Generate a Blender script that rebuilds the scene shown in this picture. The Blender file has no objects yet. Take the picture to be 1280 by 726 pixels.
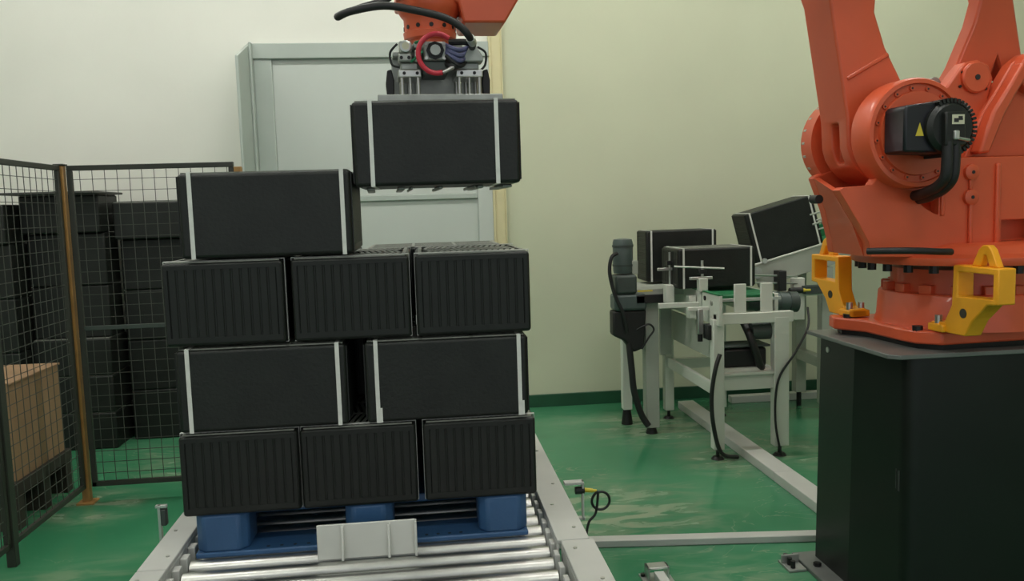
import bpy, math, random
from mathutils import Vector, Matrix, Euler
from mathutils.geometry import tessellate_polygon
random.seed(7)
scene = bpy.context.scene
col = scene.collection
PI = math.pi
R = math.radians

# ---------------------------------------------------------------- camera
YAW, PITCH, ROLL, FPX = .1064, .0985, .0308, 1033.5
fwd = Vector((math.sin(YAW)*math.cos(PITCH), math.cos(YAW)*math.cos(PITCH), -math.sin(PITCH)))
right = Vector((math.cos(YAW), -math.sin(YAW), 0))
up = right.cross(fwd)
r2 = right*math.cos(ROLL) - up*math.sin(ROLL)
u2 = up*math.cos(ROLL) + right*math.sin(ROLL)
cam_d = bpy.data.cameras.new('camera')
cam = bpy.data.objects.new('camera', cam_d)
col.objects.link(cam)
M = Matrix((r2, u2, -fwd)).transposed().to_4x4()
M.translation = Vector((0, 0, 1.7))
cam.matrix_world = M
cam_d.sensor_width = 36
cam_d.lens = FPX/1280*36
cam_d.clip_start = .05
scene.camera = cam

# ---------------------------------------------------------------- world, exposure
w = bpy.data.worlds.new('world')
scene.world = w
w.use_nodes = True
w.node_tree.nodes['Background'].inputs[0].default_value = (.93, .97, 1, 1)
w.node_tree.nodes['Background'].inputs[1].default_value = .55
scene.view_settings.view_transform = 'Standard'
scene.view_settings.look = 'None'
scene.view_settings.gamma = 1
scene.view_settings.use_curve_mapping = False
scene.view_settings.exposure = 0.1
LAMP = 31.0          # emission of the ceiling tubes


# ---------------------------------------------------------------- materials
def mat(name, rgb, rough=.5, metal=0, emit=0, var=0, vscale=8, bump=0, bscale=60, spec=.5, coat=0):
    m = bpy.data.materials.new(name)
    m.use_nodes = True
    nt = m.node_tree
    b = nt.nodes['Principled BSDF']
    b.inputs['Base Color'].default_value = (*rgb, 1)
    b.inputs['Roughness'].default_value = rough
    b.inputs['Metallic'].default_value = metal
    b.inputs['Specular IOR Level'].default_value = spec
    b.inputs['Coat Weight'].default_value = coat
    tc = nt.nodes.new('ShaderNodeTexCoord')
    if var:
        n = nt.nodes.new('ShaderNodeTexNoise')
        n.inputs['Scale'].default_value = vscale
        n.inputs['Detail'].default_value = 5
        nt.links.new(tc.outputs['Object'], n.inputs['Vector'])
        r = nt.nodes.new('ShaderNodeMapRange')
        r.inputs[1].default_value = .3
        r.inputs[2].default_value = .7
        r.inputs[3].default_value = 1-var
        r.inputs[4].default_value = 1+var
        nt.links.new(n.outputs[0], r.inputs[0])
        mx = nt.nodes.new('ShaderNodeMix')
        mx.data_type = 'RGBA'
        mx.blend_type = 'MULTIPLY'
        mx.inputs[0].default_value = 1
        mx.inputs[6].default_value = (*rgb, 1)
        nt.links.new(r.outputs[0], mx.inputs[7])
        nt.links.new(mx.outputs[2], b.inputs['Base Color'])
    if bump:
        n2 = nt.nodes.new('ShaderNodeTexNoise')
        n2.inputs['Scale'].default_value = bscale
        nt.links.new(tc.outputs['Object'], n2.inputs['Vector'])
        bp = nt.nodes.new('ShaderNodeBump')
        bp.inputs['Strength'].default_value = bump
        bp.inputs['Distance'].default_value = .01
        nt.links.new(n2.outputs[0], bp.inputs['Height'])
        nt.links.new(bp.outputs[0], b.inputs['Normal'])
    if emit:
        b.inputs['Emission Color'].default_value = (*rgb, 1)
        b.inputs['Emission Strength'].default_value = emit
    return m


def floor_material():
    m = bpy.data.materials.new('green_epoxy')
    m.use_nodes = True
    nt = m.node_tree
    N = nt.nodes.new
    b = nt.nodes['Principled BSDF']
    tc = N('ShaderNodeTexCoord')

    def noise(scale, detail, dist, stretch=(1, 1, 1)):
        mp = N('ShaderNodeMapping')
        mp.inputs['Scale'].default_value = stretch
        nt.links.new(tc.outputs['Object'], mp.inputs[0])
        n = N('ShaderNodeTexNoise')
        n.inputs['Scale'].default_value = scale
        n.inputs['Detail'].default_value = detail
        n.inputs['Distortion'].default_value = dist
        nt.links.new(mp.outputs[0], n.inputs['Vector'])
        return n.outputs[0]

    def ramp(src, a, c, lo=0., hi=1.):
        r = N('ShaderNodeMapRange')
        r.interpolation_type = 'SMOOTHSTEP'
        r.inputs[1].default_value = a
        r.inputs[2].default_value = c
        r.inputs[3].default_value = lo
        r.inputs[4].default_value = hi
        nt.links.new(src, r.inputs[0])
        return r.outputs[0]

    def mixc(fac, A, B):
        x = N('ShaderNodeMix')
        x.data_type = 'RGBA'
        nt.links.new(fac, x.inputs[0])
        for sock, v in ((6, A), (7, B)):
            if isinstance(v, tuple):
                x.inputs[sock].default_value = (*v, 1)
            else:
                nt.links.new(v, x.inputs[sock])
        return x.outputs[2]
    big = noise(.6, 3, .4, (1, 1.5, 1))
    fine = noise(3.2, 8, .9, (1, 2.6, 1))
    base = mixc(ramp(big, .3, .7), (.036, .195, .092), (.062, .26, .13))
    # dust patches: a few worn spots broken up by noise
    acc = None
    for (px, py, pr, amt) in ((1.05, 4.40, .75, .85), (1.75, 6.05, .75, .75), (1.95, 5.15, .45, .7), (-2.0, 5.05, .45, .7), (-1.75, 3.7, .7, .55), (-1.6, 5.9, .7, .5),
                              (2.5, 5.2, .6, .5), (1.3, 3.4, .6, .35), (-2.6, 3.4, .9, .5)):
        vm = N('ShaderNodeVectorMath')
        vm.operation = 'DISTANCE'
        nt.links.new(tc.outputs['Object'], vm.inputs[0])
        vm.inputs[1].default_value = (px, py, 0)
        spot = ramp(vm.outputs['Value'], pr*.15, pr, amt, 0.)
        if acc is None:
            acc = spot
        else:
            mx = N('ShaderNodeMath')
            mx.operation = 'MAXIMUM'
            nt.links.new(acc, mx.inputs[0])
            nt.links.new(spot, mx.inputs[1])
            acc = mx.outputs[0]
    ad = N('ShaderNodeMath')
    ad.operation = 'ADD'
    nt.links.new(acc, ad.inputs[0])
    nt.links.new(ramp(big, .5, .75, 0., .28), ad.inputs[1])
    dustmask = N('ShaderNodeMath')
    dustmask.operation = 'MULTIPLY'
    dustmask.use_clamp = True
    nt.links.new(ad.outputs[0], dustmask.inputs[0])
    nt.links.new(ramp(fine, .36, .68, .05, .85), dustmask.inputs[1])
    c = mixc(dustmask.outputs[0], base, (.40, .41, .29))
    # pale drag marks
    streak = noise(1.3, 3, 2.6, (1, 2.4, 1))
    wv = N('ShaderNodeMath')
    wv.operation = 'SUBTRACT'
    wv.inputs[1].default_value = .5
    nt.links.new(streak, wv.inputs[0])
    ab = N('ShaderNodeMath')
    ab.operation = 'ABSOLUTE'
    nt.links.new(wv.outputs[0], ab.inputs[0])
    st = ramp(ab.outputs[0], .0, .016, .38, 0.)
    sm = N('ShaderNodeMath')
    sm.operation = 'MULTIPLY'
    nt.links.new(st, sm.inputs[0])
    nt.links.new(ramp(noise(1.1, 2, 0), .48, .62), sm.inputs[1])
    c = mixc(sm.outputs[0], c, (.34, .38, .26))
    nt.links.new(c, b.inputs['Base Color'])
    rr = N('ShaderNodeMapRange')
    rr.inputs[3].default_value = .16
    rr.inputs[4].default_value = .5
    nt.links.new(dustmask.outputs[0], rr.inputs[0])
    nt.links.new(rr.outputs[0], b.inputs['Roughness'])
    return m


MT = dict(
    floor=floor_material(),
    wall_white=mat('white_wall_paint', (.77, .77, .70), .7, var=.03, vscale=1.2, bump=.05, bscale=30),
    wall_cream=mat('pale_yellow_wall_paint', (.585, .605, .445), .7, var=.035, vscale=1.0, bump=.05, bscale=30),
    base_green=mat('dark_green_paint', (.012, .075, .035), .5, var=.15, vscale=4),
    ceiling=mat('white_ceiling_paint', (.78, .79, .76), .8, var=.02),
    door=mat('grey_door_panel_paint', (.53, .57, .53), .5, var=.02, vscale=2),
    door_frame=mat('grey_green_door_frame_paint', (.42, .47, .43), .5, var=.03, vscale=3),
    trim=mat('cream_trim_plastic', (.66, .60, .36), .6, var=.04),
    black=mat('black_plastic', (.0095, .0115, .0095), .46, var=.22, vscale=9, bump=.15, bscale=90, spec=.4),
    black_rib=mat('black_ribbed_plastic', (.0115, .0135, .0115), .48, var=.15, vscale=14, spec=.35),
    grille=mat('grille_plastic_painted_sheen', (.20, .21, .18), .4, var=.2, vscale=30),  # paler than the crate body: glancing reflection on the bars put into the colour
    gap_shade=mat('matt_black_gap_shade', (.003, .0035, .003), 1, spec=0),  # gloss-free black: shade inside gaps and slot given as colour
    strap=mat('white_strapping_band', (.72, .73, .68), .45, var=.05, vscale=40),
    blue=mat('blue_pallet_plastic', (.036, .105, .235), .42, var=.12, vscale=6, bump=.08, bscale=120),
    steel=mat('roller_steel', (.50, .50, .475), .33, 1, var=.08, vscale=20),
    rail=mat('pale_grey_rail_paint', (.55, .55, .52), .45, var=.05, vscale=5),
    white_pl=mat('white_plastic', (.68, .69, .64), .45, var=.03, vscale=8),
    bolt=mat('zinc_bolt', (.5, .5, .47), .35, 1),
    dark_bolt=mat('black_oxide_bolt', (.02, .02, .02), .4, .5),
    orange=mat('orange_robot_paint', (.665, .102, .036), .40, var=.05, vscale=5, coat=.15),
    yellow=mat('yellow_cast_paint', (.92, .40, .014), .4, var=.06, vscale=10),
    black_metal=mat('black_painted_steel', (.0055, .0075, .006), .34, var=.2, vscale=5, spec=.4),
    plate=mat('dark_grey_steel_plate', (.17, .18, .17), .42, .3, var=.12, vscale=6),
    rubber=mat('black_rubber', (.012, .012, .012), .5, var=.1),
    motor=mat('black_motor_housing', (.01, .011, .015), .4, var=.15, vscale=20),
    fin=mat('black_ribbed_cap', (.008, .010, .008), .45),
    yellow_mark=mat('yellow_warning_print', (.7, .55, .05), .5),
    white_mark=mat('white_label_print', (.7, .68, .5), .5),
    black_mark=mat('black_label_print', (.02, .02, .02), .5),
    alu=mat('aluminium', (.62, .63, .6), .35, .9, var=.06, vscale=20),
    alu_dull=mat('dull_cast_aluminium', (.36, .38, .35), .45, .6, var=.1, vscale=20),
    grey_dark=mat('dark_grey_cast', (.05, .065, .058), .5, var=.1),
    red=mat('red_air_hose', (.62, .035, .06), .4),
    blue_cable=mat('blue_grey_sleeve', (.10, .11, .22), .5, var=.2, vscale=30),
    green_tube=mat('green_air_tube', (.02, .2, .09), .4),
    fence=mat('dark_green_grey_fence_paint', (.030, .032, .024), .45, var=.1),
    fence_y=mat('ochre_fence_post_paint', (.36, .19, .055), .5, var=.18, vscale=10),
    wire=mat('dark_fence_wire', (.055, .058, .048), .5),
    wood=mat('brown_plywood', (.33, .20, .11), .65, var=.12, vscale=5, bump=.1),
    pallet_dark=mat('dark_pallet_wood', (.035, .03, .022), .7, var=.2),
    cover=mat('dark_grey_cover_board', (.05, .05, .045), .5, var=.1),
    conv=mat('white_conveyor_paint', (.66, .68, .61), .45, var=.04, vscale=4),
    conv_grey=mat('grey_conveyor_paint', (.39, .415, .36), .5, var=.05, vscale=4),
    belt=mat('green_conveyor_belt', (.015, .16, .06), .5, var=.1),
    teal=mat('grey_teal_motor_paint', (.075, .10, .095), .42, var=.1, vscale=12),
    scuff=mat('grey_scuff', (.03, .033, .031), .6, var=.4, vscale=60),
    lamp=mat('lamp_diffuser', (1, .985, .93), .5, emit=LAMP),
    lamp_body=mat('white_lamp_body', (.8, .8, .8), .5),
)


# ---------------------------------------------------------------- mesh helpers
class MB:
    def __init__(self):
        self.v, self.f = [], []

    def add(self, vs, fs):
        o = len(self.v)
        self.v += [Vector(p) for p in vs]
        self.f += [[i+o for i in f] for f in fs]
        return self

    def bb(self, x0, x1, y0, y1, z0, z1, rot=None, piv=None):
        vs = [Vector((x, y, z)) for z in (z0, z1) for y in (y0, y1) for x in (x0, x1)]
        if rot is not None:
            pv = Vector(piv) if piv else Vector(((x0+x1)/2, (y0+y1)/2, (z0+z1)/2))
            vs = [pv + rot @ (p-pv) for p in vs]
        return self.add(vs, [(0, 2, 3, 1), (4, 5, 7, 6), (0, 1, 5, 4), (2, 6, 7, 3), (0, 4, 6, 2), (1, 3, 7, 5)])

    def cyl(self, p0, p1, r0, r1=None, n=20):
        p0, p1 = Vector(p0), Vector(p1)
        r1 = r0 if r1 is None else r1
        d = (p1-p0).normalized()
        a = Vector((0, 0, 1)) if abs(d.z) < .9 else Vector((1, 0, 0))
        e1 = d.cross(a).normalized()
        e2 = d.cross(e1)
        vs = []
        for p, r in ((p0, r0), (p1, r1)):
            for k in range(n):
                t = 2*PI*k/n
                vs.append(p + e1*(r*math.cos(t)) + e2*(r*math.sin(t)))
        fs = [(k, k+n, (k+1) % n+n, (k+1) % n) for k in range(n)]
        fs += [tuple(range(n)), tuple(reversed(range(n, 2*n)))]
        return self.add(vs, fs)

    def lathe(self, c, prof, n=48, ax='z'):
        """prof: list of (radius, height) round an axis through c"""
        vs, fs = [], []
        for r, h in prof:
            for k in range(n):
                t = 2*PI*k/n
                x, y = r*math.cos(t), r*math.sin(t)
                q = (x, y, h) if ax == 'z' else ((x, h, y) if ax == 'y' else (h, x, y))
                vs.append(Vector(c)+Vector(q))
        for j in range(len(prof)-1):
            for k in range(n):
                fs.append((j*n+k, j*n+(k+1) % n, (j+1)*n+(k+1) % n, (j+1)*n+k))
        fs.append(tuple(reversed(range(n))))
        fs.append(tuple(range((len(prof)-1)*n, len(prof)*n)))
        return self.add(vs, fs)

    def prism(self, pts, a0, a1, ax='y', holes=()):
        loops = [list(pts)]+[list(h) for h in holes]
        flat = [p for l in loops for p in l]
        n = len(flat)

        def mk(p, a):
            return {'y': (p[0], a, p[1]), 'x': (a, p[0], p[1]), 'z': (p[0], p[1], a)}[ax]
        vs = [mk(p, a0) for p in flat]+[mk(p, a1) for p in flat]
        tris = tessellate_polygon([[Vector((p[0], p[1], 0)) for p in l] for l in loops])
        if holes:
            fs = [tuple(t) for t in tris]+[tuple(i+n for i in reversed(t)) for t in tris]
        else:
            fs = [tuple(range(n)), tuple(reversed(range(n, 2*n)))]
        o = 0
        for l in loops:
            k = len(l)
            for i in range(k):
                j = (i+1) % k
                fs.append((o+i, o+i+n, o+j+n, o+j))
            o += k
        return self.add(vs, fs)

    def tube(self, path, r, n=10, smooth=True):
        P = [Vector(p) for p in path]
        if smooth and len(P) > 2:
            Q = []
            for i in range(len(P)-1):
                a, b_, c, d = P[max(i-1, 0)], P[i], P[i+1], P[min(i+2, len(P)-1)]
                for s in range(6):
                    t = s/6
                    Q.append(.5*((2*b_)+(c-a)*t+(2*a-5*b_+4*c-d)*t*t+(-a+3*b_-3*c+d)*t**3))
            Q.append(P[-1])
            P = Q
        vs, fs = [], []
        prev = None
        for i, p in enumerate(P):
            d = (P[min(i+1, len(P)-1)]-P[max(i-1, 0)]).normalized()
            if prev is None:
                a = Vector((0, 0, 1)) if abs(d.z) < .9 else Vector((1, 0, 0))
                e1 = d.cross(a).normalized()
            else:
                e1 = (prev-d*prev.dot(d)).normalized()
            prev = e1
            e2 = d.cross(e1)
            for k in range(n):
                t = 2*PI*k/n
                vs.append(p+e1*(r*math.cos(t))+e2*(r*math.sin(t)))
        m = len(P)
        for i in range(m-1):
            for k in range(n):
                fs.append((i*n+k, i*n+(k+1) % n, (i+1)*n+(k+1) % n, (i+1)*n+k))
        fs += [tuple(reversed(range(n))), tuple(range((m-1)*n, m*n))]
        return self.add(vs, fs)

    def build(self, name, m, parent=None, bevel=0, seg=2, smooth=True):
        me = bpy.data.meshes.new(name)
        me.from_pydata([tuple(p) for p in self.v], [], self.f)
        import bmesh
        bm = bmesh.new()
        bm.from_mesh(me)
        bmesh.ops.recalc_face_normals(bm, faces=bm.faces)
        bm.to_mesh(me)
        bm.free()
        me.materials.append(MT[m])
        if smooth:
            for p in me.polygons:
                p.use_smooth = True
            me.set_sharp_from_angle(angle=R(38))
        o = bpy.data.objects.new(name, me)
        col.objects.link(o)
        if parent is not None:
            o.parent = parent
        if bevel:
            b = o.modifiers.new('bevel', 'BEVEL')
            b.width = bevel
            b.segments = seg
            b.limit_method = 'ANGLE'
            b.angle_limit = R(40)
        return o


def tag(o, label, cat, group=None):
    o['label'] = label
    o['category'] = cat
    if group:
        o['group'] = group
    return o


def thing(name, label, cat, loc=(0, 0, 0), rot=(0, 0, 0), group=None):
    o = bpy.data.objects.new(name, None)
    o.empty_display_size = .1
    col.objects.link(o)
    o.location = loc
    o.rotation_euler = rot
    return tag(o, label, cat, group)


def structure(o):
    o['kind'] = 'structure'
    return o


def copy_tree(o, parent=None):
    c = o.copy()
    col.objects.link(c)
    if parent is not None:
        c.parent = parent
    for ch in list(o.children):
        copy_tree(ch, c)
    return c


def circle(cx, cz, r, n=24, t0=0, t1=2*PI):
    full = abs(t1-t0-2*PI) < 1e-6
    k = n if full else n-1
    return [(cx+r*math.cos(t0+(t1-t0)*i/k), cz+r*math.sin(t0+(t1-t0)*i/k)) for i in range(n)]


# ================================================================ the setting
structure(MB().bb(-5, 6, -3, 6.95, -.1, 0).build('floor', 'floor', smooth=False))
structure(MB().bb(-5, .655, 6.92, 7.1, 0, 5).build('wall_back_left', 'wall_white', smooth=False))
structure(MB().bb(.655, 6, 6.92, 7.1, 0, 5).build('wall_back_right', 'wall_cream', smooth=False))
structure(MB().bb(-5.15, -5, -3, 7.1, 0, 5).build('wall_left', 'wall_white', smooth=False))
structure(MB().bb(6, 6.15, -3, 7.1, 0, 5).build('wall_right', 'wall_cream', smooth=False))
structure(MB().bb(-5.15, 6.15, -3, 7.1, 5, 5.15).build('ceiling', 'ceiling', smooth=False))
structure(MB().bb(.72, 6, 6.895, 6.92, 0, .107).build('baseboard_back', 'base_green', bevel=.004))
structure(MB().bb(.60, .62, 6.87, 6.92, 0, 5).bb(.62, .70, 6.885, 6.92, 0, 5).bb(.70, .712, 6.875, 6.92, 0, 5).build('trim_1', 'trim', bevel=.003))

# tall door in the back wall
d = structure(MB().bb(-1.29, .60, 6.86, 6.92, 2.94, 3.06).build('door_1', 'door_frame', bevel=.006))
MB().bb(-1.29, -1.27, 6.80, 6.92, 0, 3.06).bb(-1.27, -1.13, 6.875, 6.92, 0, 2.94).build('left_stile', 'door_frame', d, bevel=.006)
MB().bb(.475, .60, 6.875, 6.92, 0, 2.94).build('right_stile', 'door', d, bevel=.006)
MB().bb(-1.13, .475, 6.875, 6.92, 1.795, 1.84).build('middle_rail', 'door_frame', d, bevel=.006)
MB().bb(-1.13, .475, 6.90, 6.92, 1.84, 2.94).build('panel', 'door', d, bevel=.003)
MB().bb(-1.13, .475, 6.90, 6.92, .0, 1.795).build('panel', 'door', d, bevel=.003)
MB().prism([(6.92, 1.95), (6.92, 3.075), (6.40, 2.885), (6.40, 1.95)], -1.312, -1.29, 'x').build('side_cheek', 'door_frame', d, bevel=.004)
MB().prism([(6.92, 0), (6.92, 1.945), (6.40, 1.945), (6.40, 0)], -1.312, -1.29, 'x').build('side_cheek', 'door', d, bevel=.004)

# ceiling lights (above the frame)
names = iter(['over the fence corner', 'over the pallet stack', 'over the conveyor end', 'over the robot', 'above the roller conveyor front', 'over the walkway by the robot',
              'nearest the camera on the left', 'nearest the camera on the right'])
for (x, y) in ((-2.9, 5.2), (-.6, 5.2), (1.7, 5.2), (4.0, 5.2), (-2.0, 2.4), (1.4, 2.4), (-2.0, -.6), (1.4, -.6)):
    L = thing('ceiling_light', 'long white ceiling light '+next(names), 'lamp', (x, y, 4.9), group='ceiling lights')
    MB().bb(-.75, .75, -.12, .12, 0, .1).build('housing', 'lamp_body', L, bevel=.01)
    MB().bb(-.72, .72, -.10, .10, -.03, 0).build('diffuser', 'lamp', L)

# ================================================================ crates
CL, CW, CH = .558, .388, .279     # length, width, height of a crate


def crate_meshes():
    root = thing('plastic_crate', '', 'crate')
    e = .004
    MB().bb(-CL/2+e, CL/2-e, -CW/2, CW/2, 0, CH-.004).build('body', 'black', root, bevel=.012, seg=3)
    # top: raised rim and slanting bars
    t = MB()
    z0, z1 = CH-.006, CH
    CWr, CLr = CW, CL
    for sy in (-1, 1):
        t.bb(-CL/2+.016, CL/2-.016, sy*(CW/2-.018)-.006, sy*(CW/2-.018)+.006, z0, z1)
    ny, nx = 15, 3
    for i in range(nx+1):
        x = -CL/2+.02+(CL-.04)*i/nx
        t.bb(x-.006, x+.006, -CW/2+.012, CW/2-.012, z0, z1)
    for i in range(nx):
        for j in range(ny):
            x = -CL/2+.02+(CL-.04)*(i+.5)/nx
            y = -CW/2+.036+(CW-.072)*(j+.5)/ny
            s = 1 if i % 2 else -1
            t.bb(x-.085, x+.085, y-.0055, y+.0055, z0, z1-.001, rot=Matrix.Rotation(s*R(9), 3, 'Z'))
    MB().bb(-CL/2+.016, CL/2-.016, -CW/2+.016, CW/2-.016, CH-.006, CH-.0035).build('top_gap_shade', 'gap_shade', root, smooth=False)  # black sheet painted in for the shaded holes between the bars
    g = t.build('top_grille', 'grille', root, smooth=False)
    g['kind'] = 'stuff'
    for s in (-1, 1):
        f = MB()
        xa, xb = sorted((s*(CL/2-e), s*CL/2))
        f.bb(xa, xb, -CW/2+.009, -CW/2+.02, .012, CH-.012).bb(xa, xb, CW/2-.02, CW/2-.009, .012, CH-.012)
        f.bb(xa, xb, -CW/2+.02, CW/2-.02, CH-.026, CH-.012).bb(xa, xb, -CW/2+.02, CW/2-.02, .012, .03)
        f.build('end_frame', 'black_rib', root)
        n = 12
        wdt = (CW-.04)/n
        for k in range(n):
            y = -CW/2+.02+wdt*(k+.5)
            h = wdt*.47
            x0 = s*(CL/2-e-.001)
            x1 = s*(CL/2-.0012)
            rb = MB().prism([(x0, -h), (x1, -h*.72), (x1, h*.72), (x0, h)], .03, CH-.026, 'z')
            if k == 0 and s == -1:
                rib_l = rb.build('rib', 'black_rib', root, smooth=False)
                o = rib_l
            elif k == 0:
                rib_r = rb.build('rib', 'black_rib', root, smooth=False)
                o = rib_r
            else:
                o = bpy.data.objects.new('rib', (rib_l if s == -1 else rib_r).data)
                col.objects.link(o)
                o.parent = root
            o.location = (0, y, 0)
    for x in STRAPX:
        q = .0015
        hw = .0068
        s_ = MB()
        s_.bb(x-hw, x+hw, -CW/2-q, -CW/2, -.001, CH+q).bb(x-hw, x+hw, CW/2, CW/2+q, -.001, CH+q)
        s_.bb(x-hw, x+hw, -CW/2, CW/2, CH-.001, CH+q).bb(x-hw, x+hw, -CW/2, CW/2, -.001, .0005)
        s_.build('strap', 'strap', root, smooth=False)
    return root


STRAPX = (-.237, .247)
proto = crate_meshes()
first = [True]


def crate(label, x, y, z, rz=0, rx=0, group='black crates stacked on the blue pallet', ribs=True, straps=True, ry=0):
    if first[0]:
        o = proto
        first[0] = False
    else:
        o = proto.copy()
        col.objects.link(o)
        for ch in list(proto.children):
            nm = ch.name.split('.')[0]
            if nm in ('rib', 'end_frame') and not ribs:
                continue
            if nm == 'strap' and not straps:
                continue
            c = ch.copy()
            col.objects.link(c)
            c.parent = o
    o.location = (x, y, z)
    o.rotation_euler = (rx, ry, rz)
    tag(o, label, 'crate', group)
    return o


D = 2.778
ZP = .706
pitch = .2875
z1, z2, z3, z4 = ZP, ZP+pitch, ZP+2*pitch, ZP+3*pitch
ye = D+CL/2
yl = D+CW/2
Q = PI/2
for lab, x0 in (('leftmost ribbed crate end of the bottom layer', -.833), ('middle ribbed crate end of the bottom layer, behind the white guard', -.438), ('rightmost ribbed crate end of the bottom layer, beside the roller conveyor rail', -.026)):
    crate('black '+lab, x0+CW/2+.002, ye, z1, Q)
for lab, x0 in (('left of the two strapped ones in the second layer', -.824), ('right of the two strapped ones in the second layer', -.212)):
    c = crate('black crate, '+lab, x0+CL/2, yl, z2, 0)
    if x0 > -.5:
        for sx in STRAPX:
            MB().bb(sx+.003, sx+.014, -CW/2-.0035, -CW/2-.0016, 0, .05).build('strap_tail', 'strap', c, smooth=False)
for lab, x0 in (('leftmost ribbed crate end of the third layer, jutting out on the left', -.847), ('middle ribbed crate end of the third layer, under the top crate', -.437), ('rightmost ribbed crate end of the third layer, its grille top open', -.030)):
    crate('black '+lab, x0+CW/2+.002, ye, z3, Q+(-.008 if x0 < -.8 else 0))
crate('black crate with two white straps alone on top of the pallet stack', -.781+CL/2, yl+.003, z4, 0)
# the far half of the pallet
for k, x0 in enumerate((-.82, -.23)):
    side = ('left', 'right')[k]
    crate('long black crate at the back %s of the bottom layer, behind the ribbed ones' % side, x0+CL/2, D+CL+.02+CW/2, z1, 0, ribs=(k == 1))
    crate('long black crate at the back %s of the third layer, behind the ribbed ones' % side, x0+CL/2, D+CL+.02+CW/2, z3, 0, ribs=(k == 1), straps=False)
for k, x0 in enumerate((-.83, -.43, -.03)):
    side = ('left', 'middle', 'right')[k]
    crate('black crate at the back %s of the second layer, behind the strapped ones' % side, x0+CW/2, D+CW+.03+CL/2, z2, Q)
# the crate in the gripper
HZ = 1.787
hung = crate('black crate with two white straps hanging from the robot gripper', .063, yl, HZ, 0, group='crates handled by the robot')
# straps further in on the hanging one
hs = [c for c in hung.children if c.name.split('.')[0] == 'strap']
hs[0].location.x = .022
hs[1].location.x = -.048

# ================================================================ pallet
p = thing('plastic_pallet', 'blue plastic pallet carrying the stack of black crates', 'pallet', (-.236, D+.565, .556))
PW = .566
MB().bb(-PW+.01, PW-.01, -.47, .55, .118, .148).build('deck', 'blue', p, bevel=.006)
for bx, hw in ((-PW+.088, .088), (0.015, .082), (PW-.086, .086)):
    for by, hy in ((-.475, .077), (0, .075), (.475, .077)):
        MB().prism([(bx-hw, by-hy+.03), (bx-hw+.03, by-hy), (bx+hw-.03, by-hy), (bx+hw, by-hy+.03), (bx+hw, by+hy), (bx-hw, by+hy)], .018, .149, 'z').build('block', 'blue', p, bevel=.010)
for by in (-.475, 0, .475):
    r = MB().bb(-PW, PW, by-.08, by+.08, 0, .02).build('runner', 'blue', p, bevel=.006)
    if by < -.3:
        for k in range(6):
            for x in (-.33+.045*k, .13+.04*k):
                if x < PW-.2:
                    MB().cyl((x, by-.055, .0195), (x, by-.055, .0212), .006, n=10).build('drain_hole', 'black_mark', r)
for bx in (-PW+.08, .015, PW-.08):
    MB().bb(bx-.055, bx+.055, -.395, .395, 0, .019).build('cross_runner', 'blue', p, bevel=.005)

# white ribbed guard lying on the rollers
g = thing('plastic_guard', 'white plastic ribbed guard plate standing in front of the blue pallet', 'guard', (-.222, 2.700, .556), (R(-3), 0, 0))
MB().bb(-.165, .165, 0, .008, .002, .120).build('plate', 'white_pl', g, bevel=.003)
for x in (-.08, .072):
    MB().prism([(0, .004), (0, .116), (-.012, .113), (-.028, .004)], x-.004, x+.004, 'x').build('rib', 'white_pl', g, bevel=.0015)
MB().bb(.157, .165, -.024, 0, .002, .120).build('side_lip', 'white_pl', g, bevel=.002)

# ================================================================ roller conveyor under the pallet
rc = thing('roller_conveyor', 'steel roller conveyor with grey side rails under the blue pallet', 'conveyor', (0, 0, 0))
RZ = .556-.031
Y0, Y1 = 1.30, 4.25
for nm, segs in (('l', ((-.935, -.845),)), ('r', ((.405, .515),))):
    for xa, xb in segs:
        for ya, yb, dx in ((Y0, 2.62, .012), (2.625, Y1, 0)):
            s = 1 if nm == 'r' else -1
            m = MB()
            a, b_ = (xa+dx, xb+dx) if nm == 'r' else (xa-.003, xb)
            # channel: top flange, outer web, inner web
            m.bb(a, b_, ya, yb, .585, .60).bb(b_-.006 if nm == 'r' else a, b_ if nm == 'r' else a+.006, ya, yb, .40, .585)
            m.bb(a if nm == 'r' else b_-.008, a+.008 if nm == 'r' else b_, ya, yb, .45, .585)
            rl = m.build('side_rail', 'rail', rc, bevel=.004)
            k = 0
            y = ya+.1
            while y < yb:
                MB().cyl(((a+b_)/2+.02*(-1)**k, y, .60), ((a+b_)/2+.02*(-1)**k, y, .6035), .0065, n=8).build('screw', 'bolt', rl)
                y += .23
                k += 1
first_r = None
y = Y0+.06
while y < Y1-.03:
    if first_r is None:
        m = MB().cyl((-.815, 0, 0), (.385, 0, 0), .031, n=24).cyl((-.85, 0, 0), (-.815, 0, 0), .01, n=8).cyl((.385, 0, 0), (.412, 0, 0), .01, n=8)
        first_r = m.build('roller', 'steel', rc)
        o = first_r
    else:
        o = bpy.data.objects.new('roller', first_r.data)
        col.objects.link(o)
        o.parent = rc
    o.location = (0, y, RZ)
    MB().bb(-.845, -.82, y-.022, y+.022, RZ-.03, RZ+.05).build('bearing_block', 'rail', rc, bevel=.003) if y > 2 else None
    MB().bb(.388, .405, y-.022, y+.022, RZ-.03, RZ+.05).build('bearing_block', 'rail', rc, bevel=.003) if y > 2 else None
    y += .0945
for x in (-.89, .46):
    for y in (1.5, 2.7, 4.0):
        MB().bb(x-.03, x+.03, y-.03, y+.03, .03, .45).build('leg', 'rail', rc, bevel=.004)
        MB().cyl((x, y, 0), (x, y, .03), .05, .03).build('foot', 'dark_bolt', rc)
for y in (1.5, 2.7, 4.0):
    MB().bb(-.86, .43, y-.02, y+.02, .25, .3).build('cross_bar', 'rail', rc, bevel=.003)

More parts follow.
